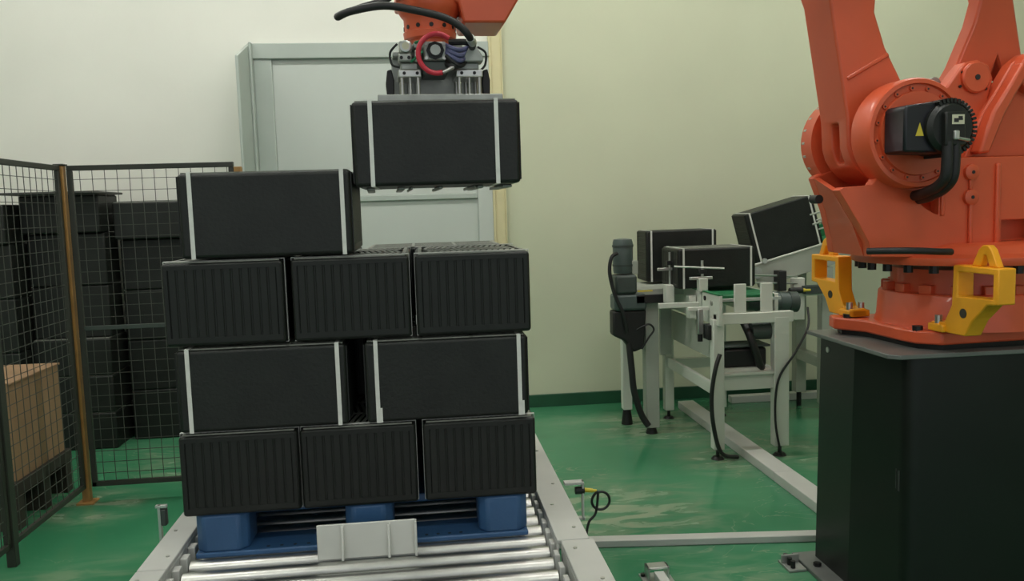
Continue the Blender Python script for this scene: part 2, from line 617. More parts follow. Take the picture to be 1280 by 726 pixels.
# sensor brackets fixed beside the rails
s = thing('reflector_bracket', 'small steel reflector post clipped to the left conveyor rail', 'bracket', (-.975, 3.05, .40))
MB().bb(-.022, -.012, -.01, .01, .0, .265).bb(-.022, .055, -.012, .012, .10, .108).build('post', 'alu', s, bevel=.001)
MB().bb(-.011, .008, -.015, .015, .19, .25).build('reflector', 'grey_dark', s, bevel=.003)
MB().bb(-.03, .01, -.008, .008, .255, .265).build('hook', 'alu', s, bevel=.001)
s = thing('photo_sensor', 'black photoelectric sensor with yellow plug on a white bracket right of the rail', 'sensor', (.60, 3.3, .36))
MB().bb(.018, .026, -.012, .012, .04, .205).bb(-.055, .026, -.02, .02, .195, .205).bb(-.09, .03, -.012, .012, .04, .05).build('bracket', 'rail', s, bevel=.001)
MB().cyl((-.01, 0, .165), (.03, 0, .165), .016, n=16).build('sensor_head', 'rubber', s, bevel=.003)
MB().cyl((.03, 0, .165), (.065, 0, .16), .009, n=12).cyl((.055, 0, .161), (.082, 0, .158), .006, n=10).build('plug', 'yellow_mark', s)
pts = [(.082, 0, .158)]
for k in range(13):
    t = PI*.6-2*PI*k/12
    pts.append((.098+.038*math.cos(t), -.004*k/12, .115+.038*math.sin(t)))
pts += [(.075, -.005, .065), (.045, -.01, .03), (.03, -.02, -.03), (.02, -.05, -.12), (.02, -.05, -.30), (.05, -.05, -.354)]
MB().tube(pts, .0055, 8).build('cable', 'rubber', s)

# cable ducts on the floor
tag(MB().prism([(.53, 3.955), (2.06, 3.78), (2.06, 3.85), (.53, 4.025)], 0, .035, 'z').build('cable_duct', 'rail', bevel=.004),
    'grey cable duct on the floor from the roller conveyor to the robot pedestal', 'duct')
dct = thing('cable_duct', 'long pale cable duct on the floor running back under the white conveyor', 'duct')
MB().bb(2.07, 2.20, 3.75, 4.70, 0, .06).build('cover', 'rail', dct, bevel=.004)
MB().bb(2.07, 2.20, 4.704, 6.6, 0, .06).build('cover', 'rail', dct, bevel=.004)
# floor anchor in front
a = thing('floor_anchor', 'small steel anchor bracket bolted to the floor right of the roller conveyor', 'bracket', (1.0, 3.53, 0))
MB().bb(-.07, .07, -.05, .06, 0, .008).build('base_plate', 'alu_dull', a, bevel=.002)
MB().bb(-.05, -.04, -.03, .03, .008, .07).bb(.04, .05, -.03, .03, .008, .07).bb(-.05, .05, -.03, .03, .06, .07).build('clamp', 'alu', a, bevel=.002)
MB().bb(-.022, .022, -.36, -.03, .008, .055).build('arm', 'rail', a, bevel=.003)
for x in (-.058, .058):
    MB().cyl((x, .03, .008), (x, .03, .02), .011, n=6).build('bolt', 'dark_bolt', a)

# ================================================================ fence
fn = thing('mesh_fence', 'dark wire mesh safety fence with ochre corner post at the left', 'fence')


def wire_panel(p0, p1, name_mid):
    p0, p1 = Vector((*p0, 0)), Vector((*p1, 0))
    d = (p1-p0)
    Lg = d.length
    d.normalize()
    n = Vector((-d.y, d.x, 0))
    rot = Matrix((d, n, Vector((0, 0, 1)))).transposed()
    mw = MB()
    f = MB()
    za, zb = .10, 2.0
    t = .02

    def lb(m, a0, a1, b0, b1, c0, c1):
        tmp = MB().bb(a0, a1, b0, b1, c0, c1)
        m.add([p0+rot @ v for v in tmp.v], tmp.f)
    lb(f, 0, Lg, -.012, .012, zb, zb+.03)
    lb(f, 0, Lg, -.012, .012, za, za+.03)
    lb(f, 0, .03, -.012, .012, za, zb)
    lb(f, Lg-.03, Lg, -.012, .012, za, zb)
    f.build('panel_frame', 'fence', fn, bevel=.003)
    if name_mid:
        m2 = MB()
        lb(m2, .03, Lg-.03, -.012, .012, 1.055, 1.08)
        m2.build('middle_rail', 'grey_dark', fn, bevel=.003)
    k = 1
    while k*.07 < Lg-.01:
        lb(mw, k*.07-.0016, k*.07+.0016, -.0016, .0016, za+.03, zb)
        k += 1
    z = za+.08
    while z < zb-.02:
        lb(mw, .03, Lg-.03, -.0036, -.0004, z-.0016, z+.0016)
        z += .068
    o = mw.build('wire_mesh', 'wire', fn, smooth=False)
    o['kind'] = 'stuff'


FX, FY = -2.085, 5.14
wire_panel((FX+.035, FY), (-1.10, FY), True)
wire_panel((FX, FY-.035), (FX-.01, 4.26), False)
wire_panel((FX-.01, 4.21), (FX-.02, 3.20), False)
wire_panel((FX-.02, 3.15), (FX-.03, 2.15), False)
for (x, y, top) in ((FX, FY, 2.03), (-1.075, FY, 2.0)):
    MB().bb(x-.022, x+.022, y-.022, y+.022, .0, top).build('post', 'fence_y', fn, bevel=.003)
    MB().bb(x-.05, x+.05, y-.05, y+.05, 0, .012).build('foot_plate', 'fence_y', fn, bevel=.002)
MB().bb(FX-.03, FX+.03, FY-.03, FY+.03, 2.03, 2.04).build('post_cap', 'fence', fn, bevel=.002)
for (x, y) in ((FX-.01, 4.235), (FX-.02, 3.175)):
    MB().bb(x-.022, x+.022, y-.022, y+.022, 0, 2.03).build('post', 'fence', fn, bevel=.003)

# things behind the fence
for ci, (cx, cy, nm) in enumerate(((-2.605, 6.36, 'left crate column at the wall behind the fence'),
                                   (-2.01, 6.58, 'right crate column at the wall behind the fence'),
                                   (-3.17, 6.20, 'crate column behind the left fence panel'))):
    names_ = ('lowest', 'second lowest', 'third lowest', 'fourth lowest', 'second highest', 'topmost') if ci == 0 else ('lowest', 'second lowest', 'middle', 'second highest', 'topmost')
    for k in range(len(names_)):
        pos = names_[k]
        o = crate('unstrapped black crate, %s in the %s' % (pos, nm), cx, cy, 0, group='black crates behind the fence', ribs=False, straps=False)
        if ci == 0 and k < 3:
            o.location = (cx, cy+CW/2, k*.28+.001)
        elif ci == 0 and k == 3:
            o.rotation_euler = (-Q, 0, 0)
            o.location = (cx, cy+.05, .841+CW/2)
        elif ci == 0 and k == 5:
            o.location = (cx, cy+CW/2-.02, .841+2*.3895+.001)
        elif ci == 0:
            o.rotation_euler = (-Q, 0, 0)
            o.location = (cx, cy+.05, .841+.3895+CW/2)
        elif k < 4:
            o.rotation_euler = (-Q, 0, 0)
            o.location = (cx, cy, k*.3895+CW/2+.001)
        else:
            o.location = (cx, cy+CH/2, 4*.3895+.001)
            if ci == 1:
                o.location.y -= .05
tag(MB().bb(-2.93, -2.29, 6.14, 6.74, 1.901, 1.917).build('cover_board', 'cover', bevel=.003), 'thin dark board lying on top of the crate column behind the fence', 'board')
b = thing('plywood_box', 'brown plywood box behind the left wire fence panel', 'box', (-2.55, 5.1, 0))
MB().bb(-.10, .25, -.33, .30, .27, .815).build('body', 'wood', b, bevel=.003)
MB().bb(-.11, .258, -.335, .305, .815, .827).build('lid', 'wood', b, bevel=.002)
pl = thing('wooden_pallet', 'dark wooden skid under the brown plywood box', 'pallet', (-2.55, 5.1, 0))
MB().bb(-.27, .27, -.37, .34, .20, .268).build('deck', 'pallet_dark', pl, bevel=.003)
for y in (-.33, 0, .30):
    MB().bb(-.26, .26, y-.04, y+.04, 0, .20).build('block', 'pallet_dark', pl, bevel=.003)

# ================================================================ robot pedestal
pd = thing('robot_pedestal', 'black steel pedestal under the orange robot', 'pedestal', (0, 0, 0))
PX0, PX1, PY0, PY1 = 1.80, 2.72, 2.945, 3.60
c = .035
body = []
for k in range(7):
    t = PI+PI/2*k/6
    body.append((PX0+.09+.055*math.cos(t), PY0+.055+.055*math.sin(t)))
body += [(PX1-.05, PY0), (PX1, PY0+.05), (PX1, PY1), (PX0+.012, PY1), (PX0+.012, 3.285), (PX0, 3.28)]
pb = MB().prism(body, .02, 1.082, 'z')
for v in pb.v:
    if v.z < .5 and v.x < 1.9 and v.y > 3.2:
        v.x -= .022
pb.build('body', 'black_metal', pd)
MB().prism([(1.75, 3.615), (1.755, 2.96), (1.79, 2.925), (2.76, 2.925), (2.77, 3.63)], 1.082, 1.10, 'z').build('top_plate', 'plate', pd, bevel=.003)
MB().bb(1.70, 2.80, 2.86, 3.66, 0, .02).build('base_plate', 'plate', pd, bevel=.003)
MB().prism([(1.8034, 3.245), (1.8101, 3.19), (1.83, 3.19), (1.83, 3.245)], .50, .66, 'z').build('slot_shade', 'gap_shade', pd)  # solid black piece, its colour stands for the shade inside the opening
MB().cyl((PX0+.006, 3.53, 1.02), (PX0+.0125, 3.53, 1.02), .013, n=14).build('rivet', 'alu', pd)
for (x, y) in ((1.75, 3.5), (1.75, 3.2), (1.75, 2.95), (2.1, 2.9)):
    MB().cyl((x, y, .02), (x, y, .035), .018, n=6).build('anchor_bolt', 'dark_bolt', pd)
lv = thing('leveling_bracket', 'steel levelling bracket with bolts at the pedestal foot', 'bracket', (1.66, 3.55, 0))
MB().bb(-.05, .035, -.06, .06, 0, .012).bb(-.05, .035, .02, .03, .012, .05).build('plate', 'alu_dull', lv, bevel=.002)
for y in (-.035, .0, .045):
    MB().cyl((-.02, y, .012), (-.02, y, .045), .011, n=8).build('bolt', 'dark_bolt', lv)
# faint scuffed print on the pedestal side
for k in range(5):
    MB().bb(PX0+.0243+.0024*k, PX0+.033+.002*k, 3.065-k*.018, 3.077-k*.018, .565-.006*k, .64-.004*k).build('scuffed_print', 'scuff', pd)

# ================================================================ robot
rb = thing('palletizing_robot', 'large orange palletizing robot arm holding the gripper', 'robot', (2.25, 3.25, 1.10), (0, 0, R(3)))
# base
foot = [(-.40, .34), (-.43, .25), (-.36, .12), (-.36, -.12), (-.35, -.20), (-.28, -.27), (.28, -.27), (.36, -.20), (.36, .12), (.42, .25), (.40, .34), (.25, .30), (-.25, .30)]
MB().prism(foot, .022, .075, 'z').build('foot_flange', 'orange', rb, bevel=.008)
MB().prism([(x*.93, y*.93) for x, y in foot], .0, .023, 'z').build('shim', 'dark_bolt', rb)
MB().lathe((0, 0, 0), [(.335, .07), (.325, .10), (.318, .20), (.312, .208), (.30, .21)]).build('base_ring', 'orange', rb)
MB().lathe((0, 0, 0), [(.275, .20), (.27, .26), (.272, .305)]).build('column', 'orange', rb)
o1 = None
for k in range(16):
    t = 2*PI*k/16+.1
    bm_ = MB().bb(-.025, .025, -.018, .018, .208, .245)
    o = bm_.build('base_lug', 'orange', rb, bevel=.004) if o1 is None else bpy.data.objects.new('base_lug', o1.data)
    if o1 is None:
        o1 = o
    else:
        col.objects.link(o)
        o.parent = rb
        bv = o.modifiers.new('bevel', 'BEVEL')
        bv.width = .004
        bv.segments = 2
    o.location = (.287*math.cos(t), .287*math.sin(t), 0)
    o.rotation_euler = (0, 0, t+PI/2)
for (x, y) in ((-.33, -.19), (-.22, -.245), (-.12, -.25), (.05, -.25), (-.38, .22)):
    MB().cyl((x, y, .07), (x, y, .092), .02, n=8).build('flange_bolt', 'dark_bolt', rb)
# turret flange
MB().lathe((0, 0, 0), [(.30, .325), (.425, .333), (.43, .345), (.43, .362), (.40, .372), (.33, .378)]).build('turret_flange', 'orange', rb)
for k in range(14):
    t = PI*.75+k*R(14)
    MB().cyl((.395*math.cos(t), .395*math.sin(t), .302), (.395*math.cos(t), .395*math.sin(t), .336), .018, n=8).build('turret_bolt', 'dark_bolt', rb)
# turret body
TH = .20
tri = [(-.365, .600), (-.342, .626), (-.255, .628), (-.253, .525), (-.275, .532), (-.315, .555)]
base_ = [(-.40, .365), (-.54, .372), (-.55, .43), (-.59, .50)]
outer = base_+[(-.675, .632), (-.66, .642), (-.54, .648), (-.47, .74), (-.12, .745), (.36, .745), (.36, .365)]
far_o = [(-.40, .365), (-.49, .372), (-.50, .43), (-.53, .55), (-.585, .69), (-.57, .70), (-.50, .72), (-.44, .80), (-.12, .80), (.36, .745), (.36, .365)]
win = [(.02, .388), (.02, .497), (.20, .497), (.20, .388)]
near = MB().prism(outer, -TH, -TH+.05, 'y', holes=[tri, win]).build('turret_side', 'orange', rb, bevel=.006)
MB().prism(far_o, TH-.05, TH, 'y').build('turret_side', 'orange', rb, bevel=.006)
tr = MB()
# front tray: a shell between the unequal side walls
na = [(-.54, .372), (-.59, .50), (-.675, .632), (-.65, .634), (-.585, .535), (-.44, .50), (-.05, .50), (-.05, .372)]
fa = [(-.49, .372), (-.53, .55), (-.585, .69), (-.56, .692), (-.51, .575), (-.42, .52), (-.05, .50), (-.05, .372)]
nn = len(na)
tr.add([(x, -TH+.05, z) for x, z in na]+[(x, TH-.05, z) for x, z in fa], [tuple(range(nn)), tuple(range(2*nn-1, nn-1, -1))]+[(i, i+nn, (i+1) % nn+nn, (i+1) % nn) for i in range(nn)])
tr.build('turret_tray', 'orange', rb)
MB().prism([(.02, .37), (.02, .50), (.22, .74), (.36, .74), (.36, .37)], -TH+.09, TH-.05, 'y').build('turret_rear', 'orange', rb)
MB().lathe((0, 0, 0), [(.385, .37), (.365, .378), (.345, .395), (.30, .41)]).build('turret_neck', 'orange', rb)
# raised rear part of the turret
MB().prism([(-.09, .745), (-.01, .925), (.055, 1.02), (.115, 1.115), (.17, 1.155), (.25, 1.155), (.30, 1.10), (.36, .98), (.36, .745)], -.12, -.06, 'y').build('turret_upright', 'orange', rb, bevel=.008)
MB().prism([(-.07, .76), (-.01, .925), (.055, 1.02), (.115, 1.115), (.155, 1.085), (.09, .985), (.045, .91), (-.02, .76)], -.18, -.12, 'y').build('upright_rib', 'orange', rb, bevel=.012)
MB().lathe((.20, -.13, 1.075), [(.085, -.035), (.085, .03)], ax='y', n=32).build('pivot_disc', 'orange', rb, bevel=.006)
MB().lathe((.20, -.167, 1.075), [(.02, -.012), (.02, .002)], ax='y', n=16).build('pivot_pin', 'bolt', rb)
MB().prism([(-.09, .745), (-.01, .925), (.115, 1.115), (.36, 1.0), (.36, .745)], .09, .15, 'y').build('turret_upright', 'orange', rb, bevel=.008)
# ribs, bosses and hoses on the near side
for x, za, zb, wd in ((-.122, .385, .565, .016), (-.005, .385, .72, .02)):
    MB().bb(x-wd/2, x+wd/2, -TH-.014, -TH+.002, za, zb).build('side_rib', 'orange', rb, bevel=.006)
MB().bb(-.125, .36, -TH-.014, -TH+.002, .365, .385).build('side_rib', 'orange', rb, bevel=.006)
MB().bb(-.25, -.235, -TH-.010, -TH+.002, .52, .63).build('side_rib', 'orange', rb, bevel=.005)
for z in (.687, .590):
    bo = MB().lathe((-.122, -TH, z), [(.032, .002), (.03, -.014), (.022, -.018)], ax='y', n=24).build('boss', 'orange', rb)
    MB().lathe((-.122, -TH-.018, z), [(.007, .001), (.007, -.002)], ax='y', n=10).build('boss_hole', 'black_mark', bo)
MB().bb(-.13, -.115, -TH-.010, -TH+.002, .62, .66).build('side_rib', 'orange', rb, bevel=.004)
MB().tube([(-.62, -.30, .402), (-.56, -.36, .404), (-.48, -.385, .402), (-.38, -.385, .395), (-.33, -.375, .392)], .0125, 12).build('black_hose', 'rubber', rb)
# shoulder housings
SX, SZ = -.395, .836
MB().lathe((SX, 0, SZ), [(.207, -TH+.045), (.207, -TH-.055), (.20, -TH-.068), (.185, -TH-.070), (.182, -TH-.058), (.15, -TH-.056)], ax='y', n=56).build('shoulder_housing', 'orange', rb)
MB().lathe((SX, 0, SZ), [(.16, -TH-.05), (.155, -TH-.068), (.05, -TH-.07)], ax='y', n=48).build('shoulder_cover', 'orange', rb)
for k in range(16):
    t = 2*PI*k/16+.15
    cx_, cz_ = SX+.168*math.cos(t), SZ+.168*math.sin(t)
    bb_ = MB().lathe((cx_, -TH-.056, cz_), [(.0095, .002), (.0095, -.008)], ax='y', n=8).build('shoulder_bolt', 'orange', rb)
    MB().lathe((cx_, -TH-.0635, cz_), [(.004, .001), (.004, -.0015)], ax='y', n=6).build('bolt_socket', 'black_mark', bb_)
MB().lathe((SX, 0, SZ), [(.20, TH-.045), (.20, TH+.04), (.185, TH+.055), (.10, TH+.06)], ax='y', n=48).build('far_shoulder_housing', 'orange', rb)
for k in range(10):
    t = PI*.55+k*R(16)
    MB().lathe((SX+.192*math.cos(t), TH+.02, SZ+.192*math.sin(t)), [(.010, -.01), (.010, .01)], ax='y', n=8).build('far_shoulder_bolt', 'bolt', rb)
MB().lathe((-.655, 0, .60), [(.018, -.02), (.018, .03)], ax='y', n=14).build('rubber_stop', 'rubber', rb)
# motor on the shoulder
MF = -TH-.07            # face of the shoulder cover
mo = MB().prism([(-.535, .757), (-.54, .765), (-.54, .915), (-.53, .925), (-.42, .936), (-.40, .90), (-.40, .752)], MF-.125, MF, 'y').build('motor', 'motor', rb, bevel=.01)
CX, CZ, CY = -.372, .842, MF-.07
MB().lathe((CX, CY, CZ), [(.078, -.085), (.092, -.07), (.094, .065), (.088, .07)], ax='y', n=40).build('motor_end_cap', 'fin', mo)
fin0 = None
for k in range(24):
    t = -PI*.5+k*PI*1.15/23
    o = MB().bb(.088, .104, -.078, .066, -.0045, .0045).build('cooling_fin', 'fin', mo, smooth=False) if fin0 is None else bpy.data.objects.new('cooling_fin', fin0.data)
    if fin0 is None:
        fin0 = o
    else:
        col.objects.link(o)
        o.parent = mo
    o.location = (CX, CY, CZ)
    o.rotation_euler = (0, -t, 0)
fy = CY-.085
MB().bb(-.415, -.335, fy-.022, fy+.01, .775, .895).build('connector_box', 'fin', mo, bevel=.006)
MB().bb(-.392, -.344, fy-.0235, fy-.0215, .850, .884).build('label_plate', 'white_mark', mo)
for za, zb, xa, xb in ((.864, .871, -.385, -.351), (.871, .878, -.368, -.352), (.857, .864, -.385, -.367)):
    MB().bb(xa, xb, fy-.0245, fy-.0235, za, zb).build('label_print', 'black_mark', mo)
MB().prism([(-.497, .815), (-.465, .815), (-.481, .862)], MF-.1265, MF-.124, 'y').build('warning_triangle', 'yellow_mark', mo)
MB().lathe((-.435, MF-.126, .79), [(.005, .001), (.005, -.003)], ax='y', n=10).build('motor_screw', 'bolt', mo)
MB().bb(-.388, -.368, fy-.034, fy-.02, .795, .828).build('white_plug', 'alu', mo, bevel=.004)
MB().cyl((-.373, fy-.03, .80), (-.325, fy-.025, .793), .006, n=8).build('plug_wire', 'alu', mo)
MB().tube([(-.395, fy-.005, .79), (-.395, fy-.005, .72), (-.394, fy+.005, .665), (-.392, fy+.05, .632), (-.388, fy+.11, .617), (-.375, fy+.16, .608), (-.35, -TH+.04, .60)], .020, 12).build('motor_cable', 'rubber', rb)
MB().tube([(-.364, fy-.005, .79), (-.364, fy-.005, .72), (-.364, fy+.005, .66), (-.366, fy+.05, .622), (-.366, fy+.11, .602), (-.355, fy+.16, .592), (-.33, -TH+.04, .585)], .018, 12).build('motor_cable', 'rubber', rb)
# lower arm
A2 = .10
arm = [(SX-.19+.0, SZ+.08)]+circle(SX, SZ, .187, 14, PI*.98, PI*2.0)+[(-.20, .90), (-.262, .99), (-.35, 1.048), (-.425, 1.183), (-.471, 1.316), (-.465, 1.39), (-.44, 1.60), (-.44, 1.86), (-.50, 2.0), (-.62, 2.06), (-.76, 2.0), (-.80, 1.86), (-.775, 1.66), (-.662, 1.37)]
la = MB().prism(arm, -A2, A2, 'y').build('lower_arm', 'orange', rb)
cut = MB().bb(-.70, -.53, -.034, .022, .74, .90).build('cutter', 'orange', rb, bevel=.012)
bo_ = la.modifiers.new('cut', 'BOOLEAN')
bo_.object = cut
bo_.solver = 'EXACT'
dg = bpy.context.evaluated_depsgraph_get()
nm_ = bpy.data.meshes.new_from_object(la.evaluated_get(dg))
la.modifiers.clear()
la.data = nm_
bpy.data.objects.remove(cut)
bv = la.modifiers.new('bevel', 'BEVEL')
bv.width = .011
bv.segments = 2
bv.limit_method = 'ANGLE'
bv.angle_limit = R(40)
MB().bb(-.60, -.40, -A2-.004, -A2+.03, 1.10, 1.118, rot=Matrix.Rotation(R(-28), 3, 'Y'), piv=(-.50, 0, 1.11)).build('arm_ridge', 'orange', rb, bevel=.006)
# parallel link at the rear
MB().prism([(.05, 1.391), (.023, 1.295), (-.053, 1.128), (-.095, 1.061), (-.03, 1.0), (.07, 1.02), (.103, 1.076), (.134, 1.157), (.16, 1.08), (.24, 1.02), (.25, 1.144), (.20, 1.392), (.05, 2.05), (-.08, 2.10), (-.12, 2.0)], -.02, .06, 'y').build('rear_link', 'orange', rb, bevel=.01)
MB().prism([(-.19, .99), (-.10, 1.10), (-.075, 1.125), (-.02, 1.135), (.03, 1.115), (.05, 1.06), (.02, .95), (.0, .76), (-.16, .76)], -.10, -.03, 'y').build('rocker_lug', 'orange', rb, bevel=.008)
MB().lathe((-.035, -.10, 1.064), [(.062, .01), (.062, -.012), (.056, -.018)], ax='y', n=32).build('rocker_pivot', 'orange', rb)
MB().lathe((-.035, -.118, 1.064), [(.011, .002), (.011, -.003)], ax='y', n=12).build('pivot_hole', 'black_mark', rb)
for (x, z) in ((-.09, 1.085), (-.015, 1.12), (.015, 1.02), (-.10, 1.03)):
    MB().lathe((x, -.10, z), [(.006, .002), (.006, -.006)], ax='y', n=8).build('lug_bolt', 'dark_bolt', rb)
MB().lathe((-.15, .0, 1.055), [(.025, -.02), (.025, .08)], ax='y', n=14).build('link_pin', 'alu_dull', rb)
# forearm, out of the top of the frame, reaching the wrist above the stack
wr = Vector((-2.19, 0, 1.325))
MB().prism([(.20, 2.10), (-.12, 2.20), (-.60, 2.16), (-1.30, 1.93), (-1.98, 1.66), (-2.04, 1.50), (-1.92, 1.46), (-1.60, 1.58), (-1.25, 1.66), (-.75, 1.86), (-.50, 1.88), (-.05, 1.95), (.18, 1.98)], -.26, -.11, 'y').build('forearm', 'orange', rb, bevel=.012)
MB().prism([(.20, 2.10), (-.12, 2.20), (-.60, 2.16), (-1.30, 1.93), (-1.98, 1.66), (-2.04, 1.50), (-1.92, 1.46), (-1.60, 1.58), (-1.25, 1.66), (-.75, 1.86), (-.50, 1.88), (-.05, 1.95), (.18, 1.98)], .11, .26, 'y').build('forearm', 'orange', rb, bevel=.012)
MB().lathe((-.62, 0, 1.95), [(.09, -.26), (.09, .26)], ax='y', n=32).build('elbow_axle', 'orange', rb)
MB().lathe((-.02, 0, 2.06), [(.06, -.26), (.06, .26)], ax='y', n=24).build('link_axle', 'orange', rb)
# wrist block and flange
WZ = .03
wk = MB().prism([(-2.315, 1.315+WZ), (-2.315, 1.56), (-2.20, 1.66), (-1.98, 1.66), (-1.82, 1.56), (-1.855, 1.385), (-1.93, 1.265), (-2.08, 1.265), (-2.095, 1.335), (-2.12, 1.315+WZ)], -.12, .12, 'y').build('wrist_block', 'orange', rb, bevel=.008)
MB().lathe((wr.x-.005, -.03, WZ), [(.118, 1.33), (.118, 1.30), (.105, 1.275), (.094, 1.262), (.092, 1.215), (.097, 1.212), (.094, 1.19), (.075, 1.183), (.07, 1.14)], n=48).build('wrist_flange', 'orange', rb)
for k in range(12):
    t = 2*PI*k/12
    MB().cyl((wr.x-.005+.091*math.cos(t), -.03+.091*math.sin(t), 1.228+WZ), (wr.x-.005+.0945*math.cos(t), -.03+.0945*math.sin(t), 1.228+WZ), .008, n=8).build('flange_hole', 'dark_bolt', rb)

# gripper (local coordinates of the robot; wrist axis at x = wr.x)
gx, gy = wr.x, -.08
gr = MB().bb(gx-.205, gx+.225, gy-.16, gy+.20, .967, .999).build('gripper', 'alu_dull', rb, bevel=.003)
G = .03
MB().bb(gx-.10, gx+.10, gy-.06, gy+.14, 1.135+G, 1.155+G).build('mounting_plate', 'alu_dull', gr, bevel=.003)
MB().bb(gx-.15, gx+.165, gy+.03, gy+.05, .999, 1.15).build('stiffener', 'alu_dull', gr, bevel=.003)
MB().bb(gx-.145, gx+.16, gy-.02, gy+.12, 1.15, 1.167).build('top_plate', 'alu_dull', gr, bevel=.003)
for x0, x1 in ((gx-.13, gx-.05), (gx+.07, gx+.165)):
    MB().bb(x0, x1, gy-.10, gy+.03, 1.035+G, 1.062+G).build('cylinder_block', 'alu', gr, bevel=.004)
    MB().bb(x0+.01, x1-.012, gy-.092, gy+.02, 1.062+G, 1.085+G).build('cylinder_head', 'alu_dull', gr, bevel=.004)
    for k in range(3):
        xx = x0+.012+(x1-x0-.024)*k/2
        MB().cyl((xx, gy-.09, .997), (xx, gy-.09, 1.04+G), .0065 if k != 1 else .0045, n=12).build('guide_rod', 'steel', gr)
        MB().cyl((xx, gy-.09, .998), (xx, gy-.09, 1.008), .012, n=12).build('rod_collar', 'steel', gr)
        MB().cyl((xx, gy+.02, .997), (xx, gy+.02, 1.04+G), .0065, n=12).build('guide_rod', 'steel', gr)
    for k in range(2):
        MB().cyl((x0+.02+.045*k, gy-.1025, 1.049+G), (x0+.02+.045*k, gy-.0995, 1.049+G), .006, n=8).build('block_screw', 'dark_bolt', gr)
MB().bb(gx-.128, gx-.082, gy-.11, gy-.04, 1.087+G, 1.115+G).build('valve', 'alu_dull', gr, bevel=.005)
MB().bb(gx-.125, gx-.08, gy-.10, gy-.03, 1.117+G, 1.16+G).build('valve', 'alu', gr, bevel=.008)
MB().bb(gx-.072, gx-.052, gy-.10, gy-.04, 1.087+G, 1.128+G).build('valve', 'alu', gr, bevel=.004)
MB().bb(gx-.075, gx-.048, gy-.09, gy-.03, 1.136+G, 1.155+G).build('valve', 'alu_dull', gr, bevel=.004)
for x, z in ((-.118, 1.10), (-.092, 1.10), (-.062, 1.11)):
    MB().lathe((gx+x, gy-.11, z+G), [(.006, .012), (.006, -.004)], ax='y', n=8).build('valve_port', 'dark_bolt', gr)
MB().lathe((gx-.102, gy-.10, 1.139+G), [(.021, .002), (.02, -.012), (.014, -.014)], ax='y', n=20).build('pressure_gauge', 'alu', gr)
MB().lathe((gx-.102, gy-.114, 1.139+G), [(.013, .001), (.013, -.001)], ax='y', n=16).build('gauge_face', 'white_mark', gr)
MB().bb(gx-.045, gx+.04, gy-.12, gy+.0, 1.04+G, 1.088+G).build('air_motor', 'grey_dark', gr, bevel=.006)
MB().bb(gx-.04, gx+.035, gy-.128, gy+.0, 1.088+G, 1.152+G).build('motor_face', 'alu_dull', gr, bevel=.005)
MB().lathe((gx-.002, gy-.13, 1.12+G), [(.031, .002), (.031, -.006), (.022, -.008), (.022, -.014)], ax='y', n=8).build('octagon_port', 'dark_bolt', gr)
MB().lathe((gx-.002, gy-.142, 1.12+G), [(.019, .002), (.018, -.003)], ax='y', n=12).build('port_cap', 'alu_dull', gr)
for x in (-.033, .028):
    for z in (1.095, 1.145):
        MB().lathe((gx+x, gy-.128, z+G), [(.006, .001), (.006, -.004)], ax='y', n=8).build('face_screw', 'bolt', gr)
MB().prism([(gx+.098, 1.085+G), (gx+.098, 1.105+G), (gx+.122, 1.14+G), (gx+.142, 1.14+G), (gx+.166, 1.10+G), (gx+.166, 1.085+G)], gy-.12, gy-.05, 'y').build('sensor_box', 'alu_dull', gr, bevel=.004)
for k in range(4):
    MB().tube([(gx+.035, gy-.10-.01*k, 1.145+G-.014*k), (gx+.055, gy-.135, 1.128+G-.015*k), (gx+.085, gy-.13, 1.122+G-.018*k), (gx+.115, gy-.09, 1.138+G-.012*k)], .008, 8).build('cable_bundle', 'blue_cable' if k < 3 else 'rubber', gr)
MB().tube([(gx+.03, gy-.10, 1.085+G), (gx+.055, gy-.13, 1.066+G), (gx+.085, gy-.115, 1.08+G)], .013, 8).build('dark_cable', 'rubber', gr)
pts = []
for k in range(12):
    t = R(50)+R(235)*k/11
    pts.append((gx+.002+.064*math.cos(t), gy-.155-.01*math.sin(t), 1.105+G+.064*math.sin(t)))
MB().tube(pts, .0088, 10).build('red_hose', 'red', gr)
MB().cyl(pts[-1], (pts[-1][0]+.04, pts[-1][1]+.01, pts[-1][2]+.02), .007, n=10).build('hose_fitting', 'steel', gr)
MB().tube([(gx-.085, gy-.115, 1.085+G), (gx-.065, gy-.13, 1.10+G), (gx-.045, gy-.13, 1.118+G)], .0045, 8).build('green_tube', 'green_tube', gr)
MB().tube([(gx-.07, gy-.12, 1.148+G), (gx-.045, gy-.13, 1.153+G)], .005, 8, smooth=False).build('green_tube', 'green_tube', gr)
MB().tube([(gx-.13, gy-.09, 1.15+G), (gx-.155, gy-.09, 1.12+G), (gx-.15, gy-.09, 1.08+G), (gx-.125, gy-.095, 1.07+G)], .004, 8).build('air_tube', 'rubber', gr)
MB().tube([(gx+.15, gy-.09, 1.14+G), (gx+.178, gy-.09, 1.12+G), (gx+.176, gy-.09, 1.08+G), (gx+.16, gy-.095, 1.06+G)], .004, 8).build('air_tube', 'rubber', gr)
for x in (gx-.158, gx+.182):
    MB().prism([(x-.012, .999), (x-.016, 1.05), (x-.01, 1.095), (x+.006, 1.10), (x+.014, 1.06), (x+.012, .999)], gy-.06, gy-.0, 'y').build('side_guard', 'dark_bolt', gr, bevel=.004)
# fork: back plate behind the crate with tines under it
MB().bb(gx-.235, gx+.235, gy+.205, gy+.217, .69, .985).build('back_plate', 'alu_dull', gr, bevel=.003)
for x, wd in ((-.24, .018), (-.135, .015), (-.10, .006), (0, .010), (.12, .006), (.14, .014), (.235, .022)):
    MB().bb(gx-.002+x-wd*.8, gx-.002+x+wd*.8, gy-.14, gy+.215, .676, .6865).build('fork_tine', 'alu_dull', gr, bevel=.004)
